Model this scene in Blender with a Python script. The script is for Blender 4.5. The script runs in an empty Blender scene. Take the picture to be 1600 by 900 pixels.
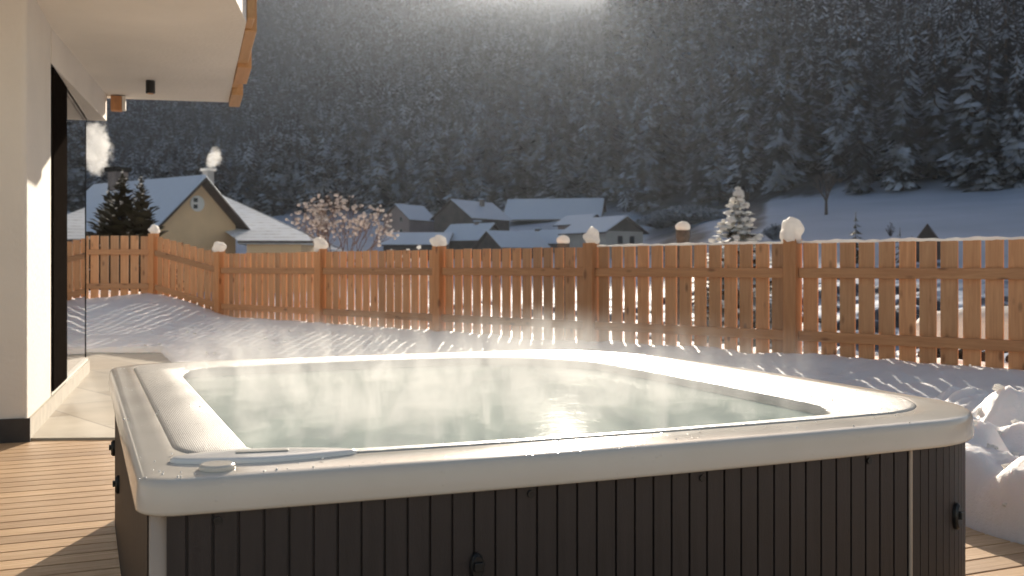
import bpy, bmesh, math, random
import numpy as np
from mathutils import Vector, Matrix
random.seed(7); rng = np.random.default_rng(7)
C = bpy.context.scene.collection
sc = bpy.context.scene
R = math.radians
F, CAMZ = 1580.0, 1.03           # focal length in px of a 1600 px frame, camera height (m)

# ------------------------------------------------------------------ camera
cam = bpy.data.cameras.new('camera'); co = bpy.data.objects.new('camera', cam); C.objects.link(co)
co.location = (0, 0, CAMZ); co.rotation_euler = (R(90), 0, 0)
cam.lens = F / 1600 * 36; cam.sensor_width = 36; cam.shift_y = -32 / 1600
cam.clip_start = 0.05; cam.clip_end = 6000
cam.dof.use_dof = True; cam.dof.focus_distance = 3.3; cam.dof.aperture_fstop = 5.0
sc.camera = co
# ------------------------------------------------------------------ sky and sun
SUN_EL, SUN_AZ = 15.9, 3.1       # degrees; azimuth from +Y towards +X
w = bpy.data.worlds.new('World'); sc.world = w; w.use_nodes = True
nt = w.node_tree; nt.nodes.clear()
sky = nt.nodes.new('ShaderNodeTexSky'); sky.sky_type = 'NISHITA'; sky.sun_disc = False
sky.sun_elevation = R(SUN_EL); sky.sun_rotation = R(SUN_AZ)
sky.altitude = 1200; sky.air_density = 1.0; sky.dust_density = 2.5; sky.ozone_density = 0.6
bg = nt.nodes.new('ShaderNodeBackground'); bg.inputs[1].default_value = 0.078
wo = nt.nodes.new('ShaderNodeOutputWorld')
tint = nt.nodes.new('ShaderNodeMix'); tint.data_type = 'RGBA'; tint.blend_type = 'MULTIPLY'; tint.inputs[0].default_value = 1
tint.inputs[7].default_value = (1.0, .85, .73, 1)      # warm, hazy winter sky
nt.links.new(sky.outputs[0], tint.inputs[6]); nt.links.new(tint.outputs[2], bg.inputs[0]); nt.links.new(bg.outputs[0], wo.inputs[0])
sl = bpy.data.lights.new('sun', 'SUN'); sl.energy = 4.3; sl.angle = R(0.5); sl.color = (1.0, 0.89, 0.74)
so = bpy.data.objects.new('sun', sl); C.objects.link(so)
sd = Vector((math.sin(R(SUN_AZ)) * math.cos(R(SUN_EL)), math.cos(R(SUN_AZ)) * math.cos(R(SUN_EL)), math.sin(R(SUN_EL))))
so.rotation_euler = sd.to_track_quat('Z', 'Y').to_euler(); so.location = sd * 50
sc.view_settings.view_transform = 'Standard'; sc.view_settings.look = 'None'
sc.view_settings.exposure = 1.14; sc.view_settings.gamma = 1
sc.render.engine = 'CYCLES'
cy = sc.cycles; cy.use_denoising = True; cy.max_bounces = 7; cy.diffuse_bounces = 3; cy.glossy_bounces = 3
cy.transmission_bounces = 4; cy.transparent_max_bounces = 12; cy.volume_bounces = 1
cy.caustics_reflective = False; cy.caustics_refractive = False; cy.sample_clamp_indirect = 6
cy.volume_step_rate = 1.0; cy.volume_max_steps = 96

# ------------------------------------------------------------------ helpers
def px(x, Y): return (x - 800) / F * Y                      # world X of a photo column at distance Y
def pz(y, Y): return CAMZ + (418 - y) / F * Y               # world Z of a photo row at distance Y
def sm(t): t = np.clip(t, 0, 1); return t * t * (3 - 2 * t)
_N = rng.random((8, 128, 128))
def vnoise(x, y, k=0):
    x = np.asarray(x, float); y = np.asarray(y, float)
    xi = np.floor(x).astype(int); yi = np.floor(y).astype(int); fx = sm(x - xi); fy = sm(y - yi); N = _N[k % 8]
    g = lambda a, b: N[(xi + a) % 128, (yi + b) % 128]
    return (g(0, 0) * (1 - fx) + g(1, 0) * fx) * (1 - fy) + (g(0, 1) * (1 - fx) + g(1, 1) * fx) * fy
def fbm(x, y, o=4, k=0):
    s = 0; a = 1; n = 0
    for i in range(o): s = s + a * (vnoise(x * 2 ** i + 3.1 * i, y * 2 ** i + 1.7 * i, k + i) - .5); n += a; a *= .5
    return s / n
def tag(o, label=None, cat=None, group=None, kind=None):
    if label: o['label'] = label
    if cat: o['category'] = cat
    if group: o['group'] = group
    if kind: o['kind'] = kind
    return o
def empty(name, loc=(0, 0, 0), rz=0, **k):
    o = bpy.data.objects.new(name, None); C.objects.link(o); o.location = loc; o.rotation_euler = (0, 0, rz)
    o.empty_display_size = .2
    return tag(o, **k)
class MB:
    def __init__(s): s.v = []; s.f = []
    def add(s, vs, fs):
        n = len(s.v); s.v += [tuple(p) for p in vs]; s.f += [tuple(i + n for i in f) for f in fs]; return s
    def box(s, c, d, rz=0, taper=1.0):
        cx, cy_, cz = c; a, b, h = d[0] / 2, d[1] / 2, d[2] / 2; cs, sn = math.cos(rz), math.sin(rz); vs = []
        for z, t in ((-h, 1), (h, taper)):
            for x, y in ((-a, -b), (a, -b), (a, b), (-a, b)):
                x *= t; y *= t; vs.append((cx + x * cs - y * sn, cy_ + x * sn + y * cs, cz + z))
        return s.add(vs, [(3, 2, 1, 0), (4, 5, 6, 7), (0, 1, 5, 4), (1, 2, 6, 5), (2, 3, 7, 6), (3, 0, 4, 7)])
    def prism(s, pts, z0, z1):
        n = len(pts); A = sum(pts[i][0] * pts[(i + 1) % n][1] - pts[(i + 1) % n][0] * pts[i][1] for i in range(n))
        if A < 0: pts = pts[::-1]
        vs = [(p[0], p[1], z0) for p in pts] + [(p[0], p[1], z1) for p in pts]
        return s.add(vs, [tuple(range(n))[::-1], tuple(range(n, 2 * n))] + [(i, (i + 1) % n, n + (i + 1) % n, n + i) for i in range(n)])
    def hexa(s, a, b):                       # two quads (lists of 4 points), joined
        return s.add(list(a) + list(b), [(3, 2, 1, 0), (4, 5, 6, 7), (0, 1, 5, 4), (1, 2, 6, 5), (2, 3, 7, 6), (3, 0, 4, 7)])
    def tube(s, pts, rs, n=8, cap=True):
        pts = [Vector(p) for p in pts]; rings = []
        for i, p in enumerate(pts):
            d = (pts[min(i + 1, len(pts) - 1)] - pts[max(i - 1, 0)]).normalized()
            a = d.orthogonal().normalized() if abs(d.z) < .95 else Vector((1, 0, 0)); a = (a - d * a.dot(d)).normalized(); b = d.cross(a)
            r = rs[i] if hasattr(rs, '__len__') else rs
            rings.append([p + (a * math.cos(2 * math.pi * k / n) + b * math.sin(2 * math.pi * k / n)) * r for k in range(n)])
        vs = [q for rg in rings for q in rg]; fs = []
        for i in range(len(pts) - 1):
            for k in range(n): fs.append((i * n + k, i * n + (k + 1) % n, (i + 1) * n + (k + 1) % n, (i + 1) * n + k))
        if cap: fs += [tuple(range(n))[::-1], tuple(range((len(pts) - 1) * n, len(pts) * n))]
        return s.add(vs, fs)
    def rings(s, rg, close_end=False, close_start=False):    # list of equal-length closed rings
        n = len(rg[0]); vs = [p for r in rg for p in r]; fs = []
        for i in range(len(rg) - 1):
            for k in range(n): fs.append((i * n + k, i * n + (k + 1) % n, (i + 1) * n + (k + 1) % n, (i + 1) * n + k))
        if close_end: fs.append(tuple(range((len(rg) - 1) * n, len(rg) * n)))
        if close_start: fs.append(tuple(range(n))[::-1])
        return s.add(vs, fs)
    def blob(s, c, r, seed=0, amp=.15, nu=16, nv=10, flat=-1.0):
        rg = []; c = Vector(c); rr = random.Random(seed); ph = [rr.random() * 6.28 for _ in range(6)]
        for j in range(nv + 1):
            th = math.pi * j / nv; ring = []
            for i in range(nu):
                a = 2 * math.pi * i / nu; d = Vector((math.sin(th) * math.cos(a), math.sin(th) * math.sin(a), math.cos(th)))
                k = 1 + amp * (math.sin(3 * d.x + ph[0]) * math.sin(3.3 * d.y + ph[1]) + .6 * math.sin(5 * d.z + ph[2] + 2 * d.x) + .4 * math.sin(7 * d.x + ph[3]) * math.sin(6 * d.y + ph[4]))
                ring.append(c + Vector((d.x * r[0] * k, d.y * r[1] * k, max(d.z, flat) * r[2] * k)))
            rg.append(ring[::-1])
        return s.rings(rg)
    def build(s, name, m, parent=None, smooth=False, bevel=0, seg=2):
        me = bpy.data.meshes.new(name); me.from_pydata([tuple(v) for v in s.v], [], s.f); me.update()
        if m: me.materials.append(m)
        if smooth is True: me.polygons.foreach_set('use_smooth', [True] * len(me.polygons))
        o = bpy.data.objects.new(name, me); C.objects.link(o)
        if parent: o.parent = parent
        if bevel:
            b = o.modifiers.new('bevel', 'BEVEL'); b.width = bevel; b.segments = seg; b.limit_method = 'ANGLE'; b.angle_limit = R(35)
        return o
def npmesh(name, V, Fq, m, parent=None, smooth=False):
    me = bpy.data.meshes.new(name); k = Fq.shape[1]; nf = len(Fq)
    me.vertices.add(len(V)); me.vertices.foreach_set('co', np.ascontiguousarray(V, dtype=np.float32).ravel())
    me.loops.add(nf * k); me.loops.foreach_set('vertex_index', np.ascontiguousarray(Fq, dtype=np.int32).ravel())
    me.polygons.add(nf); me.polygons.foreach_set('loop_start', np.arange(0, nf * k, k, dtype=np.int32))
    if smooth: me.polygons.foreach_set('use_smooth', np.ones(nf, dtype=bool))
    me.update(calc_edges=True); me.materials.append(m)
    o = bpy.data.objects.new(name, me); C.objects.link(o)
    if parent: o.parent = parent
    return o
def grid_faces(ny, nx):
    i = np.arange(ny - 1)[:, None] * nx + np.arange(nx - 1)[None, :]; i = i.ravel()
    return np.stack([i, i + 1, i + nx + 1, i + nx], 1)

# ------------------------------------------------------------------ materials
class M_:
    def __init__(s, name, rough=.6, col=(.5, .5, .5), metal=0, spec=.5, coat=0, trans=0, sss=0):
        s.m = bpy.data.materials.new(name); s.m.use_nodes = True; s.t = s.m.node_tree; s.b = s.t.nodes['Principled BSDF']
        b = s.b.inputs; b['Base Color'].default_value = (*col, 1); b['Roughness'].default_value = rough; b['Metallic'].default_value = metal
        b['Specular IOR Level'].default_value = spec; b['Coat Weight'].default_value = coat; b['Transmission Weight'].default_value = trans
        s.tc = s.n('ShaderNodeTexCoord')
    def n(s, t, **k):
        nd = s.t.nodes.new(t)
        for a, b in k.items(): setattr(nd, a, b)
        return nd
    def l(s, a, b): s.t.links.new(a, b)
    def coord(s, kind='Object', scale=(1, 1, 1), rot=(0, 0, 0)):
        mp = s.n('ShaderNodeMapping'); mp.inputs['Scale'].default_value = scale; mp.inputs['Rotation'].default_value = rot
        if kind == 'World':
            g = s.n('ShaderNodeNewGeometry'); s.l(g.outputs['Position'], mp.inputs[0])
        else: s.l(s.tc.outputs[kind], mp.inputs[0])
        return mp.outputs[0]
    def noise(s, vec, scale=5, detail=4, rough=.55, dist=0):
        nz = s.n('ShaderNodeTexNoise'); nz.inputs['Scale'].default_value = scale; nz.inputs['Detail'].default_value = detail
        nz.inputs['Roughness'].default_value = rough; nz.inputs['Distortion'].default_value = dist; s.l(vec, nz.inputs['Vector']); return nz.outputs[0]
    def ramp(s, fac, stops):
        r = s.n('ShaderNodeValToRGB'); e = r.color_ramp.elements
        while len(e) < len(stops): e.new(.5)
        for i, (p, c) in enumerate(stops): e[i].position = p; e[i].color = (*c, 1) if len(c) == 3 else c
        s.l(fac, r.inputs[0]); return r.outputs[0]
    def math(s, op, a, b=None, clamp=False):
        m = s.n('ShaderNodeMath', operation=op, use_clamp=clamp)
        for i, v in enumerate((a, b)):
            if v is None: continue
            if isinstance(v, (int, float)): m.inputs[i].default_value = v
            else: s.l(v, m.inputs[i])
        return m.outputs[0]
    def mix(s, fac, a, b, mode='MIX'):
        m = s.n('ShaderNodeMix', data_type='RGBA', blend_type=mode)
        for i, v in ((0, fac), (6, a), (7, b)):
            if isinstance(v, (int, float)): m.inputs[i].default_value = v
            elif isinstance(v, tuple): m.inputs[i].default_value = (*v, 1)
            else: s.l(v, m.inputs[i])
        return m.outputs[2]
    def col(s, c): s.l(c, s.b.inputs['Base Color']); return s
    def bump(s, h, strength=.3, dist=.01):
        b = s.n('ShaderNodeBump'); b.inputs['Strength'].default_value = strength; b.inputs['Distance'].default_value = dist
        s.l(h, b.inputs['Height']); s.l(b.outputs[0], s.b.inputs['Normal']); return s
    def rough(s, fac, a, b):
        mr = s.n('ShaderNodeMapRange'); mr.inputs[3].default_value = a; mr.inputs[4].default_value = b; s.l(fac, mr.inputs[0]); s.l(mr.outputs[0], s.b.inputs['Roughness']); return s

def simple(name, col, rough=.6, amt=.12, scale=8, bump=0, bscale=60, **k):
    a = M_(name, rough, col, **k); n = a.noise(a.coord(), scale, 5)
    d = tuple(c * (1 - amt * 1.6) for c in col); e = tuple(min(1, c * (1 + amt)) for c in col)
    a.col(a.ramp(n, [(.3, d), (.7, e)]))
    if bump: a.bump(a.noise(a.coord(), bscale, 4), bump, .01)
    return a.m
def wood(name, c0, c1, axis='Z', rough=.65, scale=1.0, tone=.25, knots=True):
    a = M_(name, rough); st = {'X': (.6, 9, 9), 'Y': (9, .6, 9), 'Z': (9, 9, .6)}[axis]
    oi = a.n('ShaderNodeObjectInfo'); off = a.n('ShaderNodeVectorMath', operation='ADD')
    rnd = a.n('ShaderNodeVectorMath', operation='SCALE'); cmb = a.n('ShaderNodeCombineXYZ')
    for i in range(3): a.l(oi.outputs['Random'], cmb.inputs[i])
    a.l(cmb.outputs[0], rnd.inputs[0]); rnd.inputs['Scale'].default_value = 37
    a.l(a.tc.outputs['Object'], off.inputs[0]); a.l(rnd.outputs[0], off.inputs[1])
    mp = a.n('ShaderNodeMapping'); mp.inputs['Scale'].default_value = tuple(q * scale for q in st); a.l(off.outputs[0], mp.inputs[0])
    g = a.noise(mp.outputs[0], 3.0, 8, .65, 1.2); c = a.ramp(g, [(.28, c0), (.72, c1)])
    c = a.mix(1.0, c, a.ramp(oi.outputs['Random'], [(0, (1 - tone,) * 3), (.5, (1, .97, .93)), (1, (1 + tone * .35, 1.0, .92))]), 'MULTIPLY')
    if knots:
        mp2 = a.n('ShaderNodeMapping'); mp2.inputs['Scale'].default_value = tuple(8 * scale if q > 1 else 3.2 * scale for q in st); a.l(off.outputs[0], mp2.inputs[0])
        vo = a.n('ShaderNodeTexVoronoi'); vo.inputs['Scale'].default_value = 1.0; a.l(mp2.outputs[0], vo.inputs['Vector'])
        k = a.ramp(vo.outputs['Distance'], [(.07, (.22, .14, .10)), (.19, (1, 1, 1))]); c = a.mix(.65, c, k, 'MULTIPLY')
    a.col(c); a.bump(g, .35, .004); return a.m
def snow_mat(name, col=(.86, .86, .88), bscale=12, lump=.5, sss=0.0):
    a = M_(name, .6, col, spec=.25); v = a.coord('World')
    n = a.noise(v, bscale, 6, .62); f = a.noise(v, 130, 3, .7)
    a.col(a.ramp(a.noise(v, 2.2, 5), [(.3, tuple(c * .95 for c in col)), (.65, col)]))
    h = a.math('ADD', n, a.math('MULTIPLY', f, .22)); a.bump(h, lump, .03)
    a.b.inputs['Subsurface Weight'].default_value = sss; a.b.inputs['Subsurface Radius'].default_value = (.11, .09, .075); a.b.inputs['Subsurface Scale'].default_value = 1.0
    return a.m

MAT = {}
MAT['snow'] = snow_mat('snow_material', (.88, .83, .81), 9, .35, .6)
MAT['snow_thin'] = snow_mat('snow_cap_material', (.88, .87, .86), 40, .35)
_t = MAT['snow_thin'].node_tree; _tl = _t.nodes.new('ShaderNodeBsdfTranslucent'); _tl.inputs[0].default_value = (.95, .92, .86, 1); _mx = _t.nodes.new('ShaderNodeMixShader'); _mx.inputs[0].default_value = .45
_t.links.new(_t.nodes['Principled BSDF'].outputs[0], _mx.inputs[1]); _t.links.new(_tl.outputs[0], _mx.inputs[2]); _t.links.new(_mx.outputs[0], _t.nodes['Material Output'].inputs[0])
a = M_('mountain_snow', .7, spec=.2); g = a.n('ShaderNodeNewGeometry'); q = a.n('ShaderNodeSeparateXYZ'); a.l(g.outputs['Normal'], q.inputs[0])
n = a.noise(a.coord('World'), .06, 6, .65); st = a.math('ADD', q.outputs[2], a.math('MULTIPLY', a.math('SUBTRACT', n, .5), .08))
a.col(a.mix(a.ramp(st, [(.945, (0, 0, 0)), (.972, (1, 1, 1))]), a.ramp(a.noise(a.coord('World'), .5, 4), [(.4, (.02, .024, .03)), (.7, (.09, .10, .13))]), a.ramp(a.noise(a.coord('World'), .09, 5), [(.3, (.30, .36, .46)), (.7, (.38, .44, .55))])))  # snow kept dull blue to carry the mountain's shade in its colour
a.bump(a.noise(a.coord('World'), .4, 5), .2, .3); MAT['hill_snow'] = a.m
MAT['plaster'] = simple('white_plaster', (.84, .79, .71), .85, .04, 1.2, .5, 28)
MAT['plinth'] = simple('dark_plinth', (.045, .038, .034), .6, .2, 8, .1)
MAT['stone_skirting'] = simple('stone_skirting', (.42, .37, .29), .6, .1, 9, .1)
MAT['black'] = simple('black_plastic', (.012, .012, .012), .35, .1, 20)
MAT['black_metal'] = simple('dark_bronze_metal', (.014, .011, .009), .9, .15, 15, spec=0); MAT['black_metal'].node_tree.nodes['Principled BSDF'].inputs['IOR'].default_value = 1.02
a = M_('window_glass', .01, (.55, .56, .57), metal=1.0); MAT['glass'] = a.m
# fence wood
MAT['picket'] = wood('larch_picket', (.54, .255, .11), (.75, .42, .21), 'Z', .6, 1.0, .28)
MAT['rail'] = wood('larch_rail', (.43, .195, .085), (.61, .33, .155), 'X', .6, 1.0, .2)
MAT['post'] = wood('larch_post', (.50, .21, .08), (.70, .35, .15), 'Z', .6, .8, .15)
MAT['balcony_wood'] = wood('balcony_wood', (.50, .27, .11), (.66, .40, .19), 'X', .55, .8, .3, False)
# tub
a = M_('acrylic_rim', .3, (.80, .77, .69), spec=.4); n = a.noise(a.coord(), 3, 4)
a.col(a.ramp(n, [(.3, (.68, .625, .54)), (.7, (.73, .68, .60))])); dr = a.n('ShaderNodeTexVoronoi'); dr.inputs['Scale'].default_value = 55
a.l(a.coord(), dr.inputs['Vector']); drop = a.ramp(dr.outputs['Distance'], [(.0, (1, 1, 1)), (.22, (.0, .0, .0))])
msk = a.ramp(a.noise(a.coord(), 9, 3), [(.52, (0, 0, 0)), (.6, (1, 1, 1))]); a.bump(a.mix(1.0, drop, msk, 'MULTIPLY'), .35, .003); a.rough(n, .10, .24)
MAT['rim'] = a.m
a = M_('textured_coping', .4, (.56, .53, .475), spec=.5); sp = a.n('ShaderNodeSeparateXYZ'); a.l(a.coord(), sp.inputs[0])
kx = 2 * math.pi / .009
sx = a.math('SINE', a.math('MULTIPLY', a.math('ADD', sp.outputs[0], sp.outputs[1]), kx)); sy = a.math('SINE', a.math('MULTIPLY', a.math('SUBTRACT', sp.outputs[0], sp.outputs[1]), kx))
h = a.math('MAXIMUM', a.math('MULTIPLY', sx, sy), 0.0); fr = a.noise(a.coord(), 90, 3)
a.bump(a.math('ADD', h, a.math('MULTIPLY', fr, .9)), .7, .0016); a.rough(fr, .18, .45); MAT['coping'] = a.m
MAT['basin'] = simple('basin_acrylic', (.78, .80, .72), .3, .10, 2.2)
MAT['jet'] = simple('jet_grey', (.16, .16, .145), .3, .1, 20)
a = M_('panel_boards', .5, (.05, .04, .036)); n = a.noise(a.coord('Object', (18, 18, 1.2)), 3, 6, .6)
a.col(a.ramp(n, [(.3, (.030, .022, .020)), (.7, (.047, .035, .032))])); a.bump(a.noise(a.coord('Object', (60, 60, 14)), 5, 5), .25, .002); a.rough(n, .42, .6); MAT['panel'] = a.m
MAT['panel_side'] = simple('panel_side', (.028, .019, .014), .6, .1, 4)
MAT['post_trim'] = simple('pale_corner_trim', (.50, .41, .33), .25, .05, 4)
# water
a = M_('tub_water'); t = a.t; t.nodes.remove(a.b); out = t.nodes['Material Output']
g = a.n('ShaderNodeBsdfGlossy'); g.inputs['Roughness'].default_value = .06; g.inputs['Color'].default_value = (1, 1, 1, 1)
tr = a.n('ShaderNodeBsdfTransparent'); tr.inputs['Color'].default_value = (.76, .90, .86, 1)
v = a.coord(); h = a.math('ADD', a.noise(v, 9, 5, .6, .8), a.math('MULTIPLY', a.noise(v, 34, 4, .6), .35))
b = a.n('ShaderNodeBump'); b.inputs['Strength'].default_value = .3; b.inputs['Distance'].default_value = .0045; a.l(h, b.inputs['Height']); a.l(b.outputs[0], g.inputs['Normal'])
fz = a.n('ShaderNodeFresnel'); fz.inputs['IOR'].default_value = 1.33; a.l(b.outputs[0], fz.inputs['Normal'])
df_ = a.n('ShaderNodeBsdfDiffuse'); df_.inputs[0].default_value = (.72, .84, .76, 1); m0 = a.n('ShaderNodeMixShader'); m0.inputs[0].default_value = .55; a.l(tr.outputs[0], m0.inputs[1]); a.l(df_.outputs[0], m0.inputs[2])
mx = a.n('ShaderNodeMixShader'); a.l(a.math('MULTIPLY', fz.outputs[0], .7, True), mx.inputs[0]); a.l(m0.outputs[0], mx.inputs[1]); a.l(g.outputs[0], mx.inputs[2]); a.l(mx.outputs[0], out.inputs[0]); MAT['water'] = a.m
# deck boards: per-board tone comes from a noise stretched along the board
a = M_('deck_wood', .5); v = a.coord('Object', (1.1, 26, 26)); g1 = a.noise(v, 2.0, 8, .62, .6)
bd = a.n('ShaderNodeTexWhiteNoise', noise_dimensions='1D'); s3 = a.n('ShaderNodeSeparateXYZ'); a.l(a.tc.outputs['Object'], s3.inputs[0])
a.l(a.math('FLOOR', a.math('DIVIDE', s3.outputs[1], .12)), bd.inputs['W'])
c = a.ramp(g1, [(.3, (.52, .33, .175)), (.55, (.66, .45, .265)), (.75, (.78, .58, .37))])
c = a.mix(1, c, a.ramp(bd.outputs[0], [(0, (.78, .74, .70)), (1, (1.08, 1.05, 1.0))]), 'MULTIPLY')
st = a.ramp(a.noise(a.coord(), 1.4, 4), [(.35, (.82, .8, .78)), (.6, (1, 1, 1))]); c = a.mix(.8, c, st, 'MULTIPLY')
a.col(c); a.bump(g1, .4, .004); a.rough(g1, .6, .38); MAT['deck'] = a.m
# stone paving
a = M_('stone_paving', .55); v = a.coord('Object', (1, 1, 1), (0, 0, R(48))); bt = a.n('ShaderNodeTexBrick'); bt.offset = .5
for k, q in (('Scale', 1.0), ('Mortar Size', .006), ('Brick Width', 1.2), ('Row Height', .6), ('Bias', -.1)): bt.inputs[k].default_value = q
bt.inputs['Color1'].default_value = (.36, .30, .22, 1); bt.inputs['Color2'].default_value = (.50, .45, .36, 1); bt.inputs['Mortar'].default_value = (.24, .21, .17, 1)  # darker tiles, turned diagonal, also paint in the smoke's shadow patches
a.l(v, bt.inputs['Vector']); c = a.mix(.5, bt.outputs[0], a.ramp(a.noise(a.coord(), 2.5, 6), [(.3, (.7, .66, .6)), (.7, (1.05, 1.03, 1))]), 'MULTIPLY')
a.col(c); a.bump(a.noise(a.coord(), 40, 5), .15, .004); MAT['stone'] = a.m
# conifers: needles with snow lying on what faces up
def conifer_mat(name, dark, snow, lo, hi, scale, nz0=.15, big=0):
    a = M_(name, .7, dark, spec=.2); g = a.n('ShaderNodeNewGeometry'); s = a.n('ShaderNodeSeparateXYZ'); a.l(g.outputs['True Normal'], s.inputs[0])
    up = a.ramp(s.outputs[2], [(nz0, (0, 0, 0)), (nz0 + .35, (1, 1, 1))]); n = a.noise(a.coord('World'), scale, 3, .7)
    pt = a.ramp(n, [(lo, (0, 0, 0)), (hi, (1, 1, 1))]); f = a.mix(1, up, pt, 'MULTIPLY')
    if big: f = a.mix(1, f, a.ramp(a.noise(a.coord('World'), big, 2, .6), [(.36, (.32,) * 3), (.62, (1, 1, 1))]), 'MULTIPLY')
    nd = a.ramp(a.noise(a.coord('World'), scale * .22, 2), [(.35, tuple(q * .6 for q in dark)), (.65, tuple(q * 1.3 for q in dark))])
    a.col(a.mix(f, nd, snow)); return a.m
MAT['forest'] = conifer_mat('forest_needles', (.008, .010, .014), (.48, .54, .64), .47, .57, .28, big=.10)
MAT['bark'] = simple('bark', (.07, .05, .04), .9, .2, 4, .4, 12)
MAT['pine'] = conifer_mat('pine_needles', (.045, .040, .022), (.78, .74, .66), .55, .64, 7, .1)
MAT['snow_spruce'] = conifer_mat('snowy_spruce_needles', (.05, .042, .03), (.88, .85, .78), .30, .42, 6, -.2)
MAT['frost'] = simple('frosted_twigs', (.20, .225, .265), .8, .7, 1.2)
MAT['yellow_wall'] = simple('ochre_render', (.86, .58, .32), .85, .05, .6, .1, 20)
MAT['brown_wood'] = simple('brown_boards', (.085, .055, .04), .7, .25, 2.5)
MAT['barn_wood'] = simple('weathered_barn_wood', (.075, .058, .05), .8, .3, 1.0)
MAT['pale_wall'] = simple('pale_render', (.40, .37, .34), .85, .08, .5)
MAT['rose_wall'] = simple('rose_render', (.30, .23, .21), .85, .08, .5)
MAT['grey_wall'] = simple('grey_concrete', (.22, .215, .21), .85, .08, .5)
MAT['window_dark'] = simple('dark_pane', (.02, .022, .028), .2, .1, 4)
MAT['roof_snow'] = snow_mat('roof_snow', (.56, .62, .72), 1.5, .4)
MAT['brick'] = simple('chimney_render', (.20, .16, .14), .85, .2, 4)
MAT['twig'] = simple('russet_twigs', (.15, .085, .055), .8, .2, 6)
MAT['stone_post'] = simple('rough_stone_post', (.11, .095, .08), .85, .3, 14, .5, 30)
# seen-through rows of tiles under thin snow
a = M_('tiled_snowy_roof', .6); v = a.coord(); s3 = a.n('ShaderNodeSeparateXYZ'); a.l(v, s3.inputs[0])
wv = a.math('FRACT', a.math('MULTIPLY', s3.outputs[2], 3.6)); rr = a.ramp(wv, [(.0, (.24, .21, .19)), (.28, (.62, .60, .57)), (.45, (.84, .83, .80))])
c = a.mix(a.ramp(a.noise(v, 1.3, 5), [(.35, (0, 0, 0)), (.6, (1, 1, 1))]), rr, (.84, .84, .84)); a.col(c); a.bump(wv, .5, .05); MAT['tile_roof'] = a.m

# ------------------------------------------------------------------ tub frame (u along the front edge, v along the left edge)
W_, D_ = Vector((.9205, .3907, 0)), Vector((-.3907, .9205, 0)); A0 = Vector((-.711, 1.92, 0)); RIM = .62
TUBROT = math.atan2(.3907, .9205)
def uv(u, v, z=0): return A0 + W_ * u + D_ * v + Vector((0, 0, z))
def to_uv(X, Y): return (X - A0.x) * W_.x + (Y - A0.y) * W_.y, (X - A0.x) * D_.x + (Y - A0.y) * D_.y

# ------------------------------------------------------------------ terrain
ANG = np.array([-1400, 0, 150, 300, 400, 520, 620, 740, 850, 900, 1000, 1200, 1400, 1600, 3000.])
FOOT = np.interp   # alias only
def tp(pxa):
    f = np.interp(pxa, [0, 500, 700, 950, 1100, 1300, 1600, 2200], [400, 330, 290, 235, 200, 165, 140, 120])
    ef = np.interp(pxa, [0, 500, 700, 900, 1000, 1150, 1200, 1600, 2200], [.05, .05, .052, .056, .050, .058, .068, .074, .08])
    top = np.interp(pxa, [-600, 0, 150, 400, 620, 740, 800, 850, 905, 950, 1010, 3000], [.04, .055, .065, .095, .162, .200, .224, .243, .250, .257, .275, .28])
    return f, ef, np.maximum(top, ef + .002)
def terrain_z(X, Y):
    X = np.asarray(X, float); Y = np.asarray(Y, float); pa = 800 + F * X / Y; f, ef, top = tp(pa); Cc = 600.0
    zf = CAMZ + ef * f; zc = CAMZ + top * Cc
    z1 = -1.2 + (zf + 1.2) * np.clip((Y - 26) / (f - 26), 0, 1) ** (1.35 + .75 * sm((1130 - pa) / 160))
    z2 = zf + (zc - zf) * np.clip((Y - f) / (Cc - f), 0, 1) ** 1.08
    back = np.maximum(zc - (Y - Cc) * .35, 60)
    fe = np.interp(pa, [720, 800, 905, 960], [.276, .268, .268, .276])
    far = 60 + (CAMZ + fe * 1300 - 60) * np.clip((Y - 720) / 580, 0, 1) ** 1.03
    z = np.where(Y < f, z1, np.where(Y < Cc, z2, np.maximum(back, far)))
    z = np.where(Y > 1300, CAMZ + fe * 1300 - (Y - 1300) * .2, z)
    am = np.clip((Y - f) / 90, 0, 1) * 9 + np.clip((Y - 700) / 200, 0, 1) * 14
    am = am * np.clip((1290 - Y) / 100, 0, 1) * np.where((Y > Cc - 60) & (Y < Cc + 40), .4, 1)
    return z + am * fbm(X / 70, Y / 90, 3, 1) * 1.6 + .5 * np.clip((Y - 30) / 40, 0, 1) * fbm(X / 12, Y / 12, 3, 2) + 1.1 * np.clip((Y - 24) / 4, 0, 1) * np.clip((75 - Y) / 30, 0, 1) * fbm(X / 1.6, Y / 1.6, 2, 2)
ys = np.concatenate([np.linspace(24, 75, 130), np.linspace(77, 140, 40), np.linspace(145, 1500, 240)]); pas = np.linspace(-1400, 3000, 420)
YY, PA = np.meshgrid(ys, pas, indexing='ij'); XX = (PA - 800) / F * YY; ZZ = terrain_z(XX, YY)
ZZ[0, :] = -1.6
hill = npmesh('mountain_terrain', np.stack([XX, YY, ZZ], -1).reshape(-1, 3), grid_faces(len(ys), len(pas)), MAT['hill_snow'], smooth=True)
tag(hill, 'shaded snow slope rising from the valley to the wooded mountain', kind='structure')
gp = MB(); gp.add([(-3000, -3000, -1.8), (3000, -3000, -1.8), (3000, 3000, -1.8), (-3000, 3000, -1.8)], [(0, 1, 2, 3)])
tag(gp.build('ground', MAT['snow']), 'flat snowy ground around the houses', kind='structure')

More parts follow.
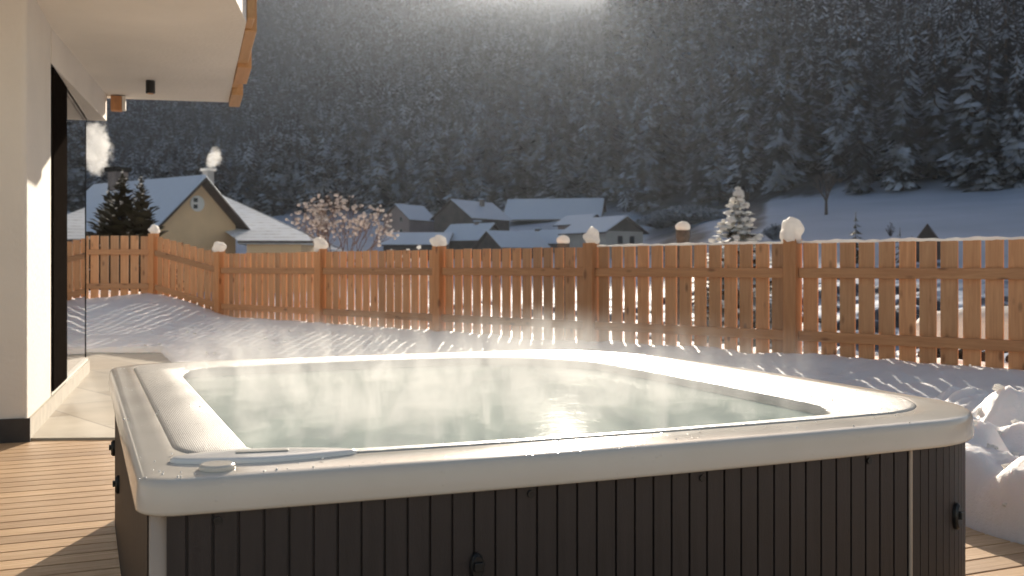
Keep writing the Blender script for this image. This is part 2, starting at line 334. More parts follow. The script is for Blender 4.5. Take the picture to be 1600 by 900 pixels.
# near snow: one sheet over garden and fence line
FP = [(345, 16.27), (503, 14.35), (688, 12.6), (925, 10.92), (1240, 9.32), (1600 + 62, 7.85)]
FPOST = [Vector((px(p, y), y, 0)) for p, y in FP]
fdir = (FPOST[-1] - FPOST[0]).normalized(); fnor = Vector((fdir.y, -fdir.x, 0))
if fnor.y > 0: fnor = -fnor       # towards the camera
FPOST.append(FPOST[-1] + fdir * 2.6); FPOST.append(FPOST[-1] + fdir * 2.6)
PCOR = Vector((px(240, 17.1), 17.1, 0)); PFAR = Vector((px(70, 17.0), 17.0, 0)); PFAR2 = Vector((px(70, 17.0) - 2.4, 16.9, 0))
_lr = random.Random(21)
LUMPS = [(3.55, 1.35, .24, .22), (3.85, 1.75, .24, .25), (3.36, 1.0, .22, .18), (3.75, .85, .26, .19), (3.42, 1.72, .2, .16)]
for _ in range(46): LUMPS.append((_lr.uniform(3.12, 5.2), _lr.uniform(-.6, 3.2), _lr.uniform(.10, .30), _lr.uniform(.10, .22)))
def snow_z(X, Y):
    u, v = to_uv(X, Y); df = -((X - FPOST[0].x) * fnor.x + (Y - FPOST[0].y) * fnor.y)      # <0 this side of the fence
    base = .05 + .15 * sm((df + 3.4) / 3.2)
    wl = sm((-4.0 - X) / 2.2); base = base + wl * .34 * sm((Y - 12) / 5)
    base = base + .055 * fbm(X * .55, Y * .55, 3, 0) * 2 + .022 * fbm(X * 2.6, Y * 2.6, 3, 3) * 2 + .016 * fbm(X * 7.5, Y * 7.5, 2, 6) * 2
    base = base + .05 * np.exp(-((df + .35) / .35) ** 2)
    # bank of shovelled snow beside the tub
    e = u - 3.08; bank = sm(e / .32) * sm((3.4 - v) / 1.2) * sm((e - 3.2) / -1.6)
    lum = .05 + .05 * fbm(X * 1.3, Y * 1.3, 2, 5) * 2; bl = np.zeros_like(np.asarray(X, float) + 0 * Y)
    for (cu, cv, rr_, hh) in LUMPS:
        q = ((u - cu) ** 2 + (v - cv) ** 2) / rr_ ** 2; bl = np.log(np.exp(bl * 28) + np.exp(28 * 1.22 * hh * np.clip(1 - q, 0, 1) ** .85) - 1 + 1e-9) / 28
    z = base + bank * lum + bl * sm((e + .02) / .10) * (.8 + .9 * fbm(X * 6, Y * 6, 3, 3)) + .03 * fbm(X * 22, Y * 22, 2, 6) * sm(e / .1) * bank + .012 * fbm(X * 14, Y * 14, 2, 2) * 2 * sm(e / .1)
    # where it lies: not on patio and deck
    d = np.maximum.reduce([e + .03 * fbm(X * 5, Y * 5, 2, 7), (Y - 12.02) + .12 * fbm(X * 2, Y * 2, 2, 4), np.minimum(v - 3.1, u - .7)])
    edge = sm(d / .10); z = -.1 + (z + .1) * edge
    bk = sm((df - .45) / 3.2); z = z * (1 - bk) - 1.15 * bk + bk * (.34 * fbm(X * 1.1, Y * 1.1, 2, 4) + .20 * fbm(X * 3, Y * 3, 2, 5)) * 2; z = z - .25 * sm((Y - 24) / 3)
    return z
def sheet(x0, x1, y0, y1, dx):
    xs = np.arange(x0, x1 + dx, dx); yy = np.arange(y0, y1 + dx, dx); Yg, Xg = np.meshgrid(yy, xs, indexing='ij')
    return np.stack([Xg, Yg, snow_z(Xg, Yg)], -1).reshape(-1, 3), grid_faces(len(yy), len(xs))
V1, F1 = sheet(-13, 14, 6.5, 27, .055); V2, F2 = sheet(.6, 9, 1.2, 6.5, .03)
sn = npmesh('snow_garden', np.vstack([V1, V2]), np.vstack([F1, F2 + len(V1)]), MAT['snow'], smooth=True)
tag(sn, 'trampled garden snow with light streaks and a bank beside the tub', kind='structure')

m = MB(); rr = random.Random(77); k = 0
while k < 420:
    if k < 240: uu, vv = rr.uniform(3.1, 4.6), rr.uniform(-.4, 3.4); q = uv(uu, vv); X_, Y_ = q.x, q.y
    else: X_ = rr.uniform(-6, 4.6); Y_ = rr.uniform(8.0, 15.5)
    z_ = float(snow_z(np.array(X_), np.array(Y_))); k += 1
    if z_ < .02: continue
    s_ = rr.uniform(.008, .026) if k < 240 else rr.uniform(.006, .018); m.blob((X_, Y_, z_ + s_ * .3), (s_ * rr.uniform(.8, 1.5), s_, s_ * .8), k, .35, 7, 5)
tag(m.build('snow_crumbs', MAT['snow_thin']), 'small snow crumbs scattered over the garden snow', 'snow', kind='stuff')
# ------------------------------------------------------------------ patio and deck
pm = MB(); pm.prism([(-7.5, 5.35), (-2.9, 6.02), (3.2, 6.35), (3.2, 12.9), (-9, 12.9)], -.02, .014)
tag(pm.build('stone_patio', MAT['stone'], bevel=.003), 'beige stone paving between deck and snow', kind='structure')
dm = MB(); v = -4.2
while v < 5.2:
    dm.box((-.6, v + .06, -.015), (7.6, .114, .03)); v += .12
dk = dm.build('wooden_deck', MAT['deck'], bevel=.004); dk.location = A0; dk.rotation_euler = (0, 0, TUBROT)
tag(dk, 'sunlit brown deck boards around the tub', kind='structure')
bs = MB(); bs.box((-.6, .3, -.09), (7.6, 9.6, .02)); us = bs.build('deck_underlay', MAT['plinth']); us.location = A0; us.rotation_euler = (0, 0, TUBROT); tag(us, kind='structure')

# ------------------------------------------------------------------ house at the left
hs = empty('house', (-2.87, 5.98, 0), label='white rendered house corner with dark glazed door and balcony overhead', cat='house')
wd = Vector((-.3093, .9510, 0)); wn = Vector((.9510, .3093, 0)); c0 = Vector((-2.87, 5.98, 0))
hs.rotation_euler = (0, 0, math.atan2(wd.y, wd.x) - math.pi / 2)      # local +Y runs along the glazed wall, +X out of it
# local coordinates: x out of the wall, y along it
m = MB(); m.box((-2.0, .59, 1.85), (4.0, 1.18, 3.7)); m.build('wall', MAT['plaster'], hs, bevel=.035, seg=4)
m = MB(); m.box((-2.0, 2.62, .075), (4.0, 2.86, .15)); m.box((-2.0, 2.62, 3.08), (4.0, 2.86, 1.24)); m.build('wall', MAT['plaster'], hs)
m = MB(); m.box((-2.0, -.006, .07), (4.04, .02, .14)); m.build('plinth', MAT['plinth'], hs)
m = MB(); m.box((.008, 2.02, .065), (.016, 4.05, .13)); m.build('stone_skirting', MAT['stone_skirting'], hs)
fr = MB(); fr.box((-.03, 1.62, 1.30), (.09, .86, 2.28)); fr.build('door_frame', MAT['black_metal'], hs)
fr = MB(); fr.box((-.03, 4.03, 1.30), (.03, .02, 2.28)); fr.build('door_frame', MAT['black_metal'], hs)
g = MB(); g.box((-.03, 3.035, 1.30), (.02, 1.97, 2.28)); g.build('door_glass', MAT['glass'], hs)
b = MB(); b.prism([(-.02, 1.18), (0.002, 1.18), (.17, 4.05), (-.02, 4.05)], 2.46, 2.712); b.build('lintel_beam', MAT['plaster'], hs, bevel=.004)
inner = MB(); inner.box((-2.1, 4.045, 1.3), (3.9, .02, 2.28)); inner.build('end_wall', MAT['plaster'], hs)
# balcony slab (soffit), polygon in house space
def hloc(X, Y): d = Vector((X, Y, 0)) - c0; return (d.dot(wn), d.dot(wd))
sp_ = [hloc(-4.9, 9.86), hloc(-2.885, 10.29), hloc(-1.82, 6.93), hloc(-1.735, 6.35), hloc(-1.70, 3.2), hloc(-6.5, 1.8)]
s = MB(); s.prism(sp_, 2.71, 2.93); s.build('balcony_slab', MAT['plaster'], hs, bevel=.004)
e0, e1 = Vector((-2.885, 10.29, 0)), Vector((-1.82, 6.93, 0)); ed = (e1 - e0).normalized(); en = Vector((ed.y, -ed.x, 0)); en = en if en.x > 0 else -en
segs = [(.0, .75, .105, 2.665, 3.05), (.75, 1.22, .055, 2.73, 3.1), (1.22, 2.0, .115, 2.69, 3.1), (2.0, 3.2, .085, 2.725, 3.15), (3.2, 3.52, .05, 2.74, 3.1)]
ang = math.atan2(ed.y, ed.x) - hs.rotation_euler.z
for i, (s0, s1, th, z0, z1) in enumerate(segs):
    mid = e0 + ed * ((s0 + s1) / 2) + en * (th / 2 + .004); lx, ly = hloc(mid.x, mid.y)
    m = MB(); m.box((0, 0, 0), (s1 - s0 - .004, th, z1 - z0)); o = m.build('cladding_board', MAT['balcony_wood'], hs, bevel=.006)
    o.location = (lx, ly, (z0 + z1) / 2); o.rotation_euler = (0, 0, ang)
m = MB(); m.box((0, 0, 0), (1.6, .09, .16)); o = m.build('timber_beam_end', MAT['post'], hs, bevel=.015)
lx, ly = hloc(-1.70, 6.0); o.location = (lx, ly, 2.86); o.rotation_euler = (0, 0, ang)
m = MB(); m.box((0, 0, 0), (1.6, .02, .15)); o = m.build('beam_end_trim', MAT['plaster'], hs); lx, ly = hloc(-1.64, 6.02); o.location = (lx, ly, 2.87); o.rotation_euler = (0, 0, ang)
m = MB(); m.box((.26, 4.02, 2.63), (.10, .12, .14)); m.build('wooden_bracket', MAT['post'], hs, bevel=.004)
m = MB(); m.box((.33, 4.02, 2.635), (.03, .12, .13)); m.build('bracket_plate', MAT['plaster'], hs)
# spotlight
sp = empty('spotlight', (px(235, 9.09), 9.09, 2.71), label='black cylindrical spotlight under the white balcony', cat='spotlight')
m = MB(); m.tube([(0, 0, 0), (0, 0, -.115)], .041, 28); m.build('lamp_body', MAT['black'], sp, bevel=.003)
m = MB(); m.tube([(0, 0, -.114), (0, 0, -.118)], .03, 24); m.build('lens', MAT['glass'], sp)

# ------------------------------------------------------------------ hot tub
def contour(u0, u1, v0, v1, r, bulge=(0, 0, 0, 0), nc=16, ne=26):
    """closed ring, ccw from the near-left corner; r = near-left, near-right, far-right, far-left; bulge near, right, far, left"""
    cs = [(u0 + r[0], v0 + r[0], r[0], 180), (u1 - r[1], v0 + r[1], r[1], 270), (u1 - r[2], v1 - r[2], r[2], 0), (u0 + r[3], v1 - r[3], r[3], 90)]
    pts = []
    for k, (cx, cy_, rr, a0) in enumerate(cs):
        for i in range(nc + 1):
            a = R(a0 + 90 * i / nc); pts.append([cx + rr * math.cos(a), cy_ + rr * math.sin(a)])
        nx = cs[(k + 1) % 4]; e = [nx[0] + nx[2] * math.cos(R(a0 + 90)), nx[1] + nx[2] * math.sin(R(a0 + 90))]; s0 = pts[-1]
        for i in range(1, ne): t = i / ne; pts.append([s0[0] + (e[0] - s0[0]) * t, s0[1] + (e[1] - s0[1]) * t])
    out = []
    for x, y in pts:
        tx = min(max((x - u0) / (u1 - u0), 0), 1); ty = min(max((y - v0) / (v1 - v0), 0), 1)
        wn_, wf = max(0, 1 - ty * 2.2) , max(0, 1 - (1 - ty) * 2.2); wr, wl_ = max(0, 1 - (1 - tx) * 2.2), max(0, 1 - tx * 2.2)
        yy = y - bulge[0] * math.sin(math.pi * tx) * wn_ + bulge[2] * math.sin(math.pi * tx) * wf
        xx = x + bulge[1] * math.sin(math.pi * ty) * wr - bulge[3] * math.sin(math.pi * ty) * wl_
        out.append((xx, yy))
    return out
TW, TD = 2.35, 2.56; TR = (.075, .36, .50, .22); TB = (.04, .05, .05, .0)
def outer(i): return contour(i, TW - i, i, TD - i, [max(.02, q - i) for q in TR], TB)
inner_ring = contour(.255, 1.93, .20, 2.20, (.14, .20, .48, .12), (.05, .03, .06, .0))
def inner_in(i): return contour(.255 + i, 1.93 - i, .20 + i, 2.20 - i, [max(.05, q - i * .6) for q in (.14, .20, .48, .12)], (.05, .03, .06, 0))
def lerp(a, b, t): return [(p[0] + (q[0] - p[0]) * t, p[1] + (q[1] - p[1]) * t) for p, q in zip(a, b)]
def at(c, z): return [(p[0], p[1], RIM + z) for p in c]
tub = empty('hot_tub', A0, TUBROT, label='square hot tub with glossy cream rim and dark ribbed side panels, full of steaming water', cat='hot tub')
groove = contour(.092, TW - .10, .145, TD - .11, (.24, .31, .42, .16), TB)
m = MB(); m.rings([at(outer(i), z) for i, z in ((.05, -.058), (.03, -.0665), (.004, -.069), (.0, -.066), (-.001, -.060), (.001, -.034), (.003, -.016), (.005, -.009), (.009, -.004), (.016, -.001), (.036, .001))]
                  + [at(lerp(outer(.036), groove, t), z) for t, z in ((.5, .003), (.93, .004), (1, .001))])
m.build('rim', MAT['rim'], tub, smooth=True)
m = MB(); m.rings([at(lerp(groove, inner_ring, t), z) for t, z in ((0, .0), (.010, .0035), (.03, .006), (.08, .007), (.3, .008), (.55, .008), (.8, .006), (.92, .002), (.975, -.004), (1, -.013))]
                  + [at(inner_in(.004), -.022), at(inner_in(.006), -.034)])
m.build('textured_coping', MAT['coping'], tub, smooth=True)
m = MB(); m.rings([at(inner_in(i), z) for i, z in ((.006, -.034), (.012, -.06), (.03, -.12), (.06, -.2), (.09, -.235), (.14, -.25), (.28, -.262), (.38, -.262), (.43, -.275), (.46, -.31), (.49, -.42), (.53, -.50), (.60, -.52))], close_end=True)
bo = m.build('basin', MAT['basin'], tub, smooth=True)
# seat divider humps
for k, (cu, cv, ru, rv) in enumerate(((.95, 1.95, .12, .30), (1.60, 1.25, .28, .13), (.55, 1.2, .28, .12), (1.3, .5, .12, .25))):
    m = MB(); m.blob((cu, cv, RIM - .27), (ru, rv, .07), k, .05); m.build('seat_hump', MAT['basin'], tub, smooth=True)
def jet(u_, v_, z, nx, ny, nz, r=.032):
    d = Vector((nx, ny, nz)).normalized(); p = Vector((u_, v_, RIM + z)); m = MB()
    m.tube([p - d * .01, p + d * .008], [r, r], 18); m.tube([p + d * .008, p + d * .016], [r * .55, r * .4], 14); m.build('water_jet', MAT['jet'], tub, bevel=.002)
for (u_, v_) in ((.34, 1.0), (.34, 1.2), (.34, 1.62), (.34, 1.8)): jet(u_ + .02, v_, -.17, 1, 0, .35)
for (u_, v_) in ((.55, 2.08), (.75, 2.09), (1.12, 2.11), (1.3, 2.10), (1.5, 2.08)): jet(u_, v_ + .03, -.17, 0, -1, .35)
for (u_, v_) in ((1.82, .9), (1.82, 1.1), (1.81, 1.5)): jet(u_ + .01, v_, -.17, -1, 0, .35)
for (u_, v_) in ((.62, 1.75), (.5, .62), (.8, .5), (1.5, 1.7)): jet(u_, v_, -.262, 0, 0, 1, .03)
# side panels along the inset outline
INS = .022
def path_uv():
    c = outer(INS); L = [0]
    for i in range(1, len(c) + 1): p, q = c[i - 1], c[i % len(c)]; L.append(L[-1] + math.hypot(q[0] - p[0], q[1] - p[1]))
    return c, L
PC, PL = path_uv(); PTOT = PL[-1]
def on_path(sv):
    sv %= PTOT; i = int(np.searchsorted(PL, sv, side='right')) - 1; i = min(i, len(PC) - 1); t = (sv - PL[i]) / max(1e-9, PL[i + 1] - PL[i]); p, q = PC[i], PC[(i + 1) % len(PC)]
    d = Vector((q[0] - p[0], q[1] - p[1])).normalized(); return Vector((p[0] + (q[0] - p[0]) * t, p[1] + (q[1] - p[1]) * t)), Vector((d.y, -d.x))
def s_at(u_, side='near'):
    best = min(range(len(PC)), key=lambda i: abs(PC[i][0] - u_) + (0 if PC[i][1] < .35 else 9)); return PL[best]
def ribbed(name, s0, s1, pitch, gw, gd, mat, z0=.0, z1=RIM - .060, th=.02):
    n = max(1, round((s1 - s0) / pitch)); pitch = (s1 - s0) / n; prof = []
    for i in range(n):
        a = s0 + i * pitch
        for ds, off in ((0, 0 if i else 0), (gw * .0, 0), (pitch - gw, 0), (pitch - gw * .8, -gd), (pitch - gw * .2, -gd)): prof.append((a + ds, off))
        sub = 2
    prof.append((s1, 0)); vs = []
    for sv, off in prof:
        p, nn = on_path(sv); q = p + nn * off; vs.append((q.x, q.y))
    k = len(vs); m = MB(); V = [(x, y, z0) for x, y in vs] + [(x, y, z1) for x, y in vs]
    m.add(V, [(i, i + 1, k + i + 1, k + i) for i in range(k - 1)]); return m.build(name, mat, tub)
sA = s_at(.088); sB = s_at(1.925)
# path starts on the near-left corner arc; front edge runs in +u
ribbed('front_panel', sA - .03, sB - .008, .0485, .006, .007, MAT['panel'])
ribbed('corner_panel', sB + .006, sB + 1.15, .030, .003, .002, MAT['panel'])
ribbed('side_panel', sB + 1.156, sB + 2.6, .0485, .006, .007, MAT['panel'])
sL0 = PTOT - (TD - INS * 2 - TR[3] - .06); ribbed('rear_panel', sB + 2.606, sL0 - .34, .0485, .006, .007, MAT['panel'])
ribbed('left_panel', sL0 - .334, PTOT - .004, .12, .003, .002, MAT['panel_side'])
m = MB(); m.tube([(*on_path(sB - .001)[0], .0), (*on_path(sB - .001)[0], RIM - .06)], .0055, 10); m.build('seam_strip', MAT['post_trim'], tub)
m = MB(); m.tube([(.040, .037, 0), (.040, .037, RIM - .058)], .0175, 32); m.build('corner_post', MAT['post_trim'], tub, smooth=True)
for ub in (.165, .845, 1.24, 1.80):
    p, nn = on_path(s_at(ub)); m = MB(); q = Vector((p.x, p.y, RIM - .088)); n3 = Vector((nn.x, nn.y, 0)); m.tube([q - n3 * .004, q + n3 * .005], .0085, 14); m.tube([q + n3 * .004, q + n3 * .005], .003, 6); m.build('panel_bolt', MAT['black'], tub, bevel=.001)
def clasp(sv, z, sc_=1.0):
    p, nn = on_path(sv); n3 = Vector((nn.x, nn.y, 0)); t3 = Vector((-nn.y, nn.x, 0)); q = Vector((p.x, p.y, z)); m = MB(); hh = .032 * sc_; ww = .016 * sc_
    ring = []
    for off, kk in ((-.002, 1), (.008, 1), (.014, .8)):
        ring.append([q + n3 * off + t3 * (ww * kk * math.cos(a)) + Vector((0, 0, 1)) * (hh * kk * math.sin(a)) for a in np.linspace(0, 2 * math.pi, 20, endpoint=False)])
    m.rings(ring, close_end=True); o = m.build('panel_clasp', MAT['black'], tub)
    m = MB(); c1 = q + n3 * .014 + Vector((0, 0, .004)); m.tube([c1 - n3 * .002, c1 + n3 * .003], [.009, .010], 14); m.box(tuple(c1 + n3 * .004), (.008, .020, .020), math.atan2(nn.y, nn.x)); m.build('knob', MAT['black'], o, bevel=.002)
clasp(sB + .19, .350, 1.15); clasp(sA - .03 + .64, .385)
clasp(PTOT - .06 - 1.62, .27); clasp(PTOT - .06 - 2.15, .31)
# control panel and air knob on the near-left lip
ctr = Vector((.265, .158)); rg = []
def lens(k, z):
    pts = []
    for i in range(48):
        a = 2 * math.pi * i / 48; x = math.cos(a); y = math.sin(a); r = abs(x) ** 1.0
        X_ = .195 * x * k; Y_ = .062 * y * (1 - .35 * max(0, x)) * k; ca, sa = math.cos(R(-9)), math.sin(R(-9))
        pts.append((ctr.x + X_ * ca - Y_ * sa, ctr.y + X_ * sa + Y_ * ca, RIM + z))
    return pts
m = MB(); m.rings([lens(1.0, .002), lens(1.0, .007), lens(.98, .011), lens(.93, .013), lens(.6, .014)], close_end=True); cp = m.build('control_panel', simple('white_gloss_plastic', (.86, .84, .80), .15, .02, 4), tub, smooth=True)
m = MB(); m.box((.26, .168, RIM + .0150), (.11, .022, .003), R(-9)); m.build('display', simple('display_grey', (.36, .35, .31), .3, .1, 9), cp, bevel=.001)
m = MB(); m.tube([(.155, .075, RIM + .001), (.155, .075, RIM + .010), (.155, .075, RIM + .013)], [.036, .036, .031], 32); m.build('air_knob', MAT['rim'], tub, bevel=.002)
a = M_('wet_drops', .15, (.9, .88, .84), spec=.5); MAT['drops'] = a.m
m = MB(); rr = random.Random(5); gi = lerp(groove, inner_ring, .5)
for k in range(240):
    i = rr.randrange(len(gi)); t = rr.random(); p = lerp([outer(.012)[i]], [inner_ring[i]], t)[0]; q_ = rr.uniform(.0012, .0028); x_, y_ = p[0] + rr.uniform(-.03, .03), p[1] + rr.uniform(-.012, .012)
    m.blob((x_, y_, RIM + .0075 if t > .35 else RIM + .002), (q_, q_, q_ * .8), k, .0, 7, 5)
tag(m.build('water_drops', MAT['drops'], tub, smooth=True), kind='stuff')
# water
m = MB(); wc = inner_in(.004); WZ = RIM - .031
wat = MB(); wat.add([(p[0], p[1], WZ) for p in wc], [tuple(range(len(wc)))]); wo_ = wat.build('water', MAT['water']); wo_.location = A0; wo_.rotation_euler = (0, 0, TUBROT)
tag(wo_, 'clear pale green water rippling in the hot tub', kind='structure')
# steam rising off the water
a = M_('steam_vapour'); t = a.t; t.nodes.remove(a.b); out = t.nodes['Material Output']
pv = a.n('ShaderNodeVolumePrincipled'); pv.inputs['Color'].default_value = (1, .99, .97, 1); pv.inputs['Anisotropy'].default_value = .1
v = a.coord('Object', (1, 1, .45)); n1 = a.noise(v, 5.0, 5, .62, 1.2); n1 = a.math('ADD', a.math('MULTIPLY', a.math('SUBTRACT', n1, .52), 8.0, True), .02)
s3 = a.n('ShaderNodeSeparateXYZ'); a.l(a.tc.outputs['Generated'], s3.inputs[0])
fz_ = a.math('SUBTRACT', 1.0, s3.outputs[2], True); fz_ = a.math('POWER', fz_, 1.6)
ed1 = a.math('MULTIPLY', a.math('MULTIPLY', s3.outputs[0], a.math('SUBTRACT', 1.0, s3.outputs[0])), 9.0, True)
ed2 = a.math('MULTIPLY', a.math('MULTIPLY', s3.outputs[1], a.math('SUBTRACT', 1.0, s3.outputs[1])), 9.0, True)
dn = a.math('MULTIPLY', a.math('MULTIPLY', a.math('MULTIPLY', n1, fz_), a.math('MULTIPLY', ed1, ed2)), 7.0); a.l(dn, pv.inputs['Density'])
a.l(pv.outputs[0], out.inputs['Volume']); MAT['steam'] = a.m
m = MB(); m.box((1.10, 1.22, WZ + .003 + .15), (1.85, 2.2, .30)); stm = m.build('steam', MAT['steam']); stm.location = A0; stm.rotation_euler = (0, 0, TUBROT)
tag(stm, 'thin white steam drifting over the tub water', 'steam', kind='stuff')

# ------------------------------------------------------------------ fence
fence = empty('wooden_fence', (0, 0, 0), label='long orange larch picket fence with gaps between its boards, behind the tub', cat='fence')
PH = 1.065
def put(meshobj_cache, key, make, name, mat, parent, loc, rz, bevel=.004):
    if key not in meshobj_cache: o = make().build(name, mat, parent, bevel=bevel); meshobj_cache[key] = o
    else:
        o = meshobj_cache[key].copy(); C.objects.link(o); o.parent = parent
    o.location = loc; o.rotation_euler = (0, 0, rz); return o
cache = {}
def run(parent, a, b, za, zb, pick=True, tops=None):
    d = b - a; L = d.length; dd = d.normalized(); rz = math.atan2(dd.y, dd.x); nn = Vector((dd.y, -dd.x, 0)); nn = nn if nn.y < 0 else -nn
    for h, hh in ((.79, .092), (.215, .092)):
        p0, p1 = a + dd * .07, b - dd * .07; o1 = nn * .0; q = MB(); th = .036
        z0, z1 = za + (zb - za) * .07 / L, zb - (zb - za) * .07 / L
        A = [p0 + nn * (.005) , p1 + nn * (.005), p1 + nn * (.005 + th), p0 + nn * (.005 + th)]; zz = [z0, z1, z1, z0]
        c = (p0 + p1) / 2; cz = (z0 + z1) / 2 + h
        loc = [Vector(((x - c).dot(dd), (x - c).dot(Vector((-dd.y, dd.x, 0))), 0)) for x in A]
        bot = [Vector((l.x, l.y, zz[i] + h - cz - hh / 2)) for i, l in enumerate(loc)]; top = [v_ + Vector((0, 0, hh)) for v_ in bot]
        if (Vector((-dd.y, dd.x, 0))).dot(nn) < 0: bot = bot[::-1]; top = top[::-1]
        q.hexa(bot, top); o = q.build('rail', MAT['rail'], parent, bevel=.006); o.location = (c.x, c.y, cz); o.rotation_euler = (0, 0, rz)
    n = round((L - .14) / .168); pitch = (L - .14) / n; pw = pitch - .035; k = 'p%.3f' % pw
    for i in range(n):
        t = (.07 + (i + .5) * pitch) / L; p = a + d * t - nn * .013; z = za + (zb - za) * t
        put(cache, k, lambda: MB().box((0, 0, PH / 2), (pw, .022, PH)), 'picket', MAT['picket'], parent, (p.x + random.uniform(-.003, .003), p.y, z + random.uniform(-.006, .006)), rz + R(random.uniform(-.6, .6)))
def post(parent, p, z, rz): return put(cache, 'post', lambda: MB().box((0, 0, .525), (.13, .13, 1.16)), 'post', MAT['post'], parent, (p.x, p.y, z), rz, .008)
frz = math.atan2(fdir.y, fdir.x); zb_ = .19
for i, p in enumerate(FPOST):
    post(fence, p + fnor * .02, zb_, frz)
    if i: run(fence, FPOST[i - 1], p, zb_, zb_)
run(fence, PCOR, FPOST[0], .50, zb_); post(fence, PCOR, .50, R(-30)); run(fence, PFAR, PCOR, .50, .50); post(fence, PFAR, .50, 0); run(fence, PFAR2, PFAR, .47, .50)
# snow caps on the posts
capd = [(PCOR, .50, 'at the bend of the fence by the dark pines'), (FPOST[0], zb_, 'in front of the ochre gable'), (FPOST[1], zb_, 'below the bare russet tree'),
        (FPOST[2], zb_, 'below the dark village barns'), (FPOST[3], zb_, 'below the pale village house'), (FPOST[4], zb_, 'big and lumpy, right of the snowy spruce'), (PFAR, .50, 'mirrored in the glass door')]
for i, (p, z, wh) in enumerate(capd):
    big = 1.0 + (.15 if i == 5 else 0); m = MB(); m.blob((random.uniform(-.012, .012), random.uniform(-.01, .01), .062 * big), (.092 * big, .096 * big, (.075 + .016 * (i % 3)) * big), i, .2, 24, 16, -.75)
    o = m.build('snow_mound', MAT['snow_thin'], smooth=True); q = p + (fnor * .02 if p in FPOST else Vector((0, 0, 0))); o.location = (q.x, q.y, z + 1.10); tag(o, 'snow cap on the fence post ' + wh, 'snow cap', 'snow caps on the fence posts')
# strips of snow lying along the top of the pickets
for i in (3, 4):
    a_, b_ = FPOST[i], FPOST[i + 1]; d = b_ - a_; dd = d.normalized(); m = MB(); rg = []; N = 60
    n_ = Vector((-dd.y, dd.x, 0))
    if n_.y < 0: n_ = -n_
    for k in range(N + 1):
        t = k / N; p = a_ + d * (.03 + .94 * t) + n_ * .013; hgt = .026 + .005 * math.sin(k * .37 + i) + .004 * math.sin(k * 1.3 + 2 * i) + random.uniform(-.002, .002); sg = random.uniform(-.004, .003); wd_ = .022
        hgt *= .5 + .5 * min(1, (i - 2) * .45 + t * .3); z = zb_ + PH - .002
        rg.append([(p.x + n_.x * q * wd_, p.y + n_.y * q * wd_, z + zz * hgt + (sg if zz == 0 else 0)) for q, zz in ((-1, 0), (-1, .5), (-.6, .9), (0, 1), (.6, .9), (1, .5), (1, 0))][::-1])
    m.rings(rg, True, True); o = m.build('snow_strip', MAT['snow_thin'], smooth=True)
    tag(o, ['thin snow strip along the fence top between the middle post and the big snow cap', 'snow strip along the fence top right of the big snow cap'][i - 3], 'snow strip', 'snow strips along the fence top')
# stubs, posts and heaps behind the fence
def stone_post(x, Y, ytop, wdt, label, zb=-1.15):
    e = empty('garden_post', (px(x, Y), Y, zb), label=label, cat='post', group='garden posts behind the fence'); zt = pz(ytop, Y) - zb
    m = MB(); m.tube([(0, 0, 0), (0, 0, zt - .14), (0, 0, zt - .12), (0, 0, zt - .03)], [wdt / 2, wdt / 2, wdt * .56, wdt * .56], 16); m.build('shaft', MAT['stone_post'], e)
    m = MB(); m.blob((0, 0, zt + .01), (wdt * .58, wdt * .58, .07), 3, .06, 18, 10, -.5); m.build('snow_lid', MAT['snow_thin'], e, smooth=True); return e
stone_post(1067, 12.4, 356, .155, 'tall weathered post with a snow lid rising behind the fence')
stone_post(880, 13.4, 377, .15, 'short weathered post with a snow lid left of the middle fence post')
wp = empty('wood_pile', (px(1590, 9.9), 9.9, -1.1), rz=R(-38), label='dark log pile under thick snow behind the right end of the fence', cat='wood pile')
for r_ in range(13):
    for k in range(7):
        m = MB(); xx = -.85 + k * .27 + (.06 if r_ % 2 else 0); m.tube([(xx, -.35, .1 + r_ * .105), (xx, .35, .1 + r_ * .105)], .058 if (k + r_) % 3 else .05, 10); m.build('log', MAT['barn_wood'], wp)
m = MB(); m.blob((0, 0, 1.52), (1.15, .5, .22), 5, .12, 30, 12, -.5); m.build('snow_cover', MAT['snow_thin'], wp, smooth=True)

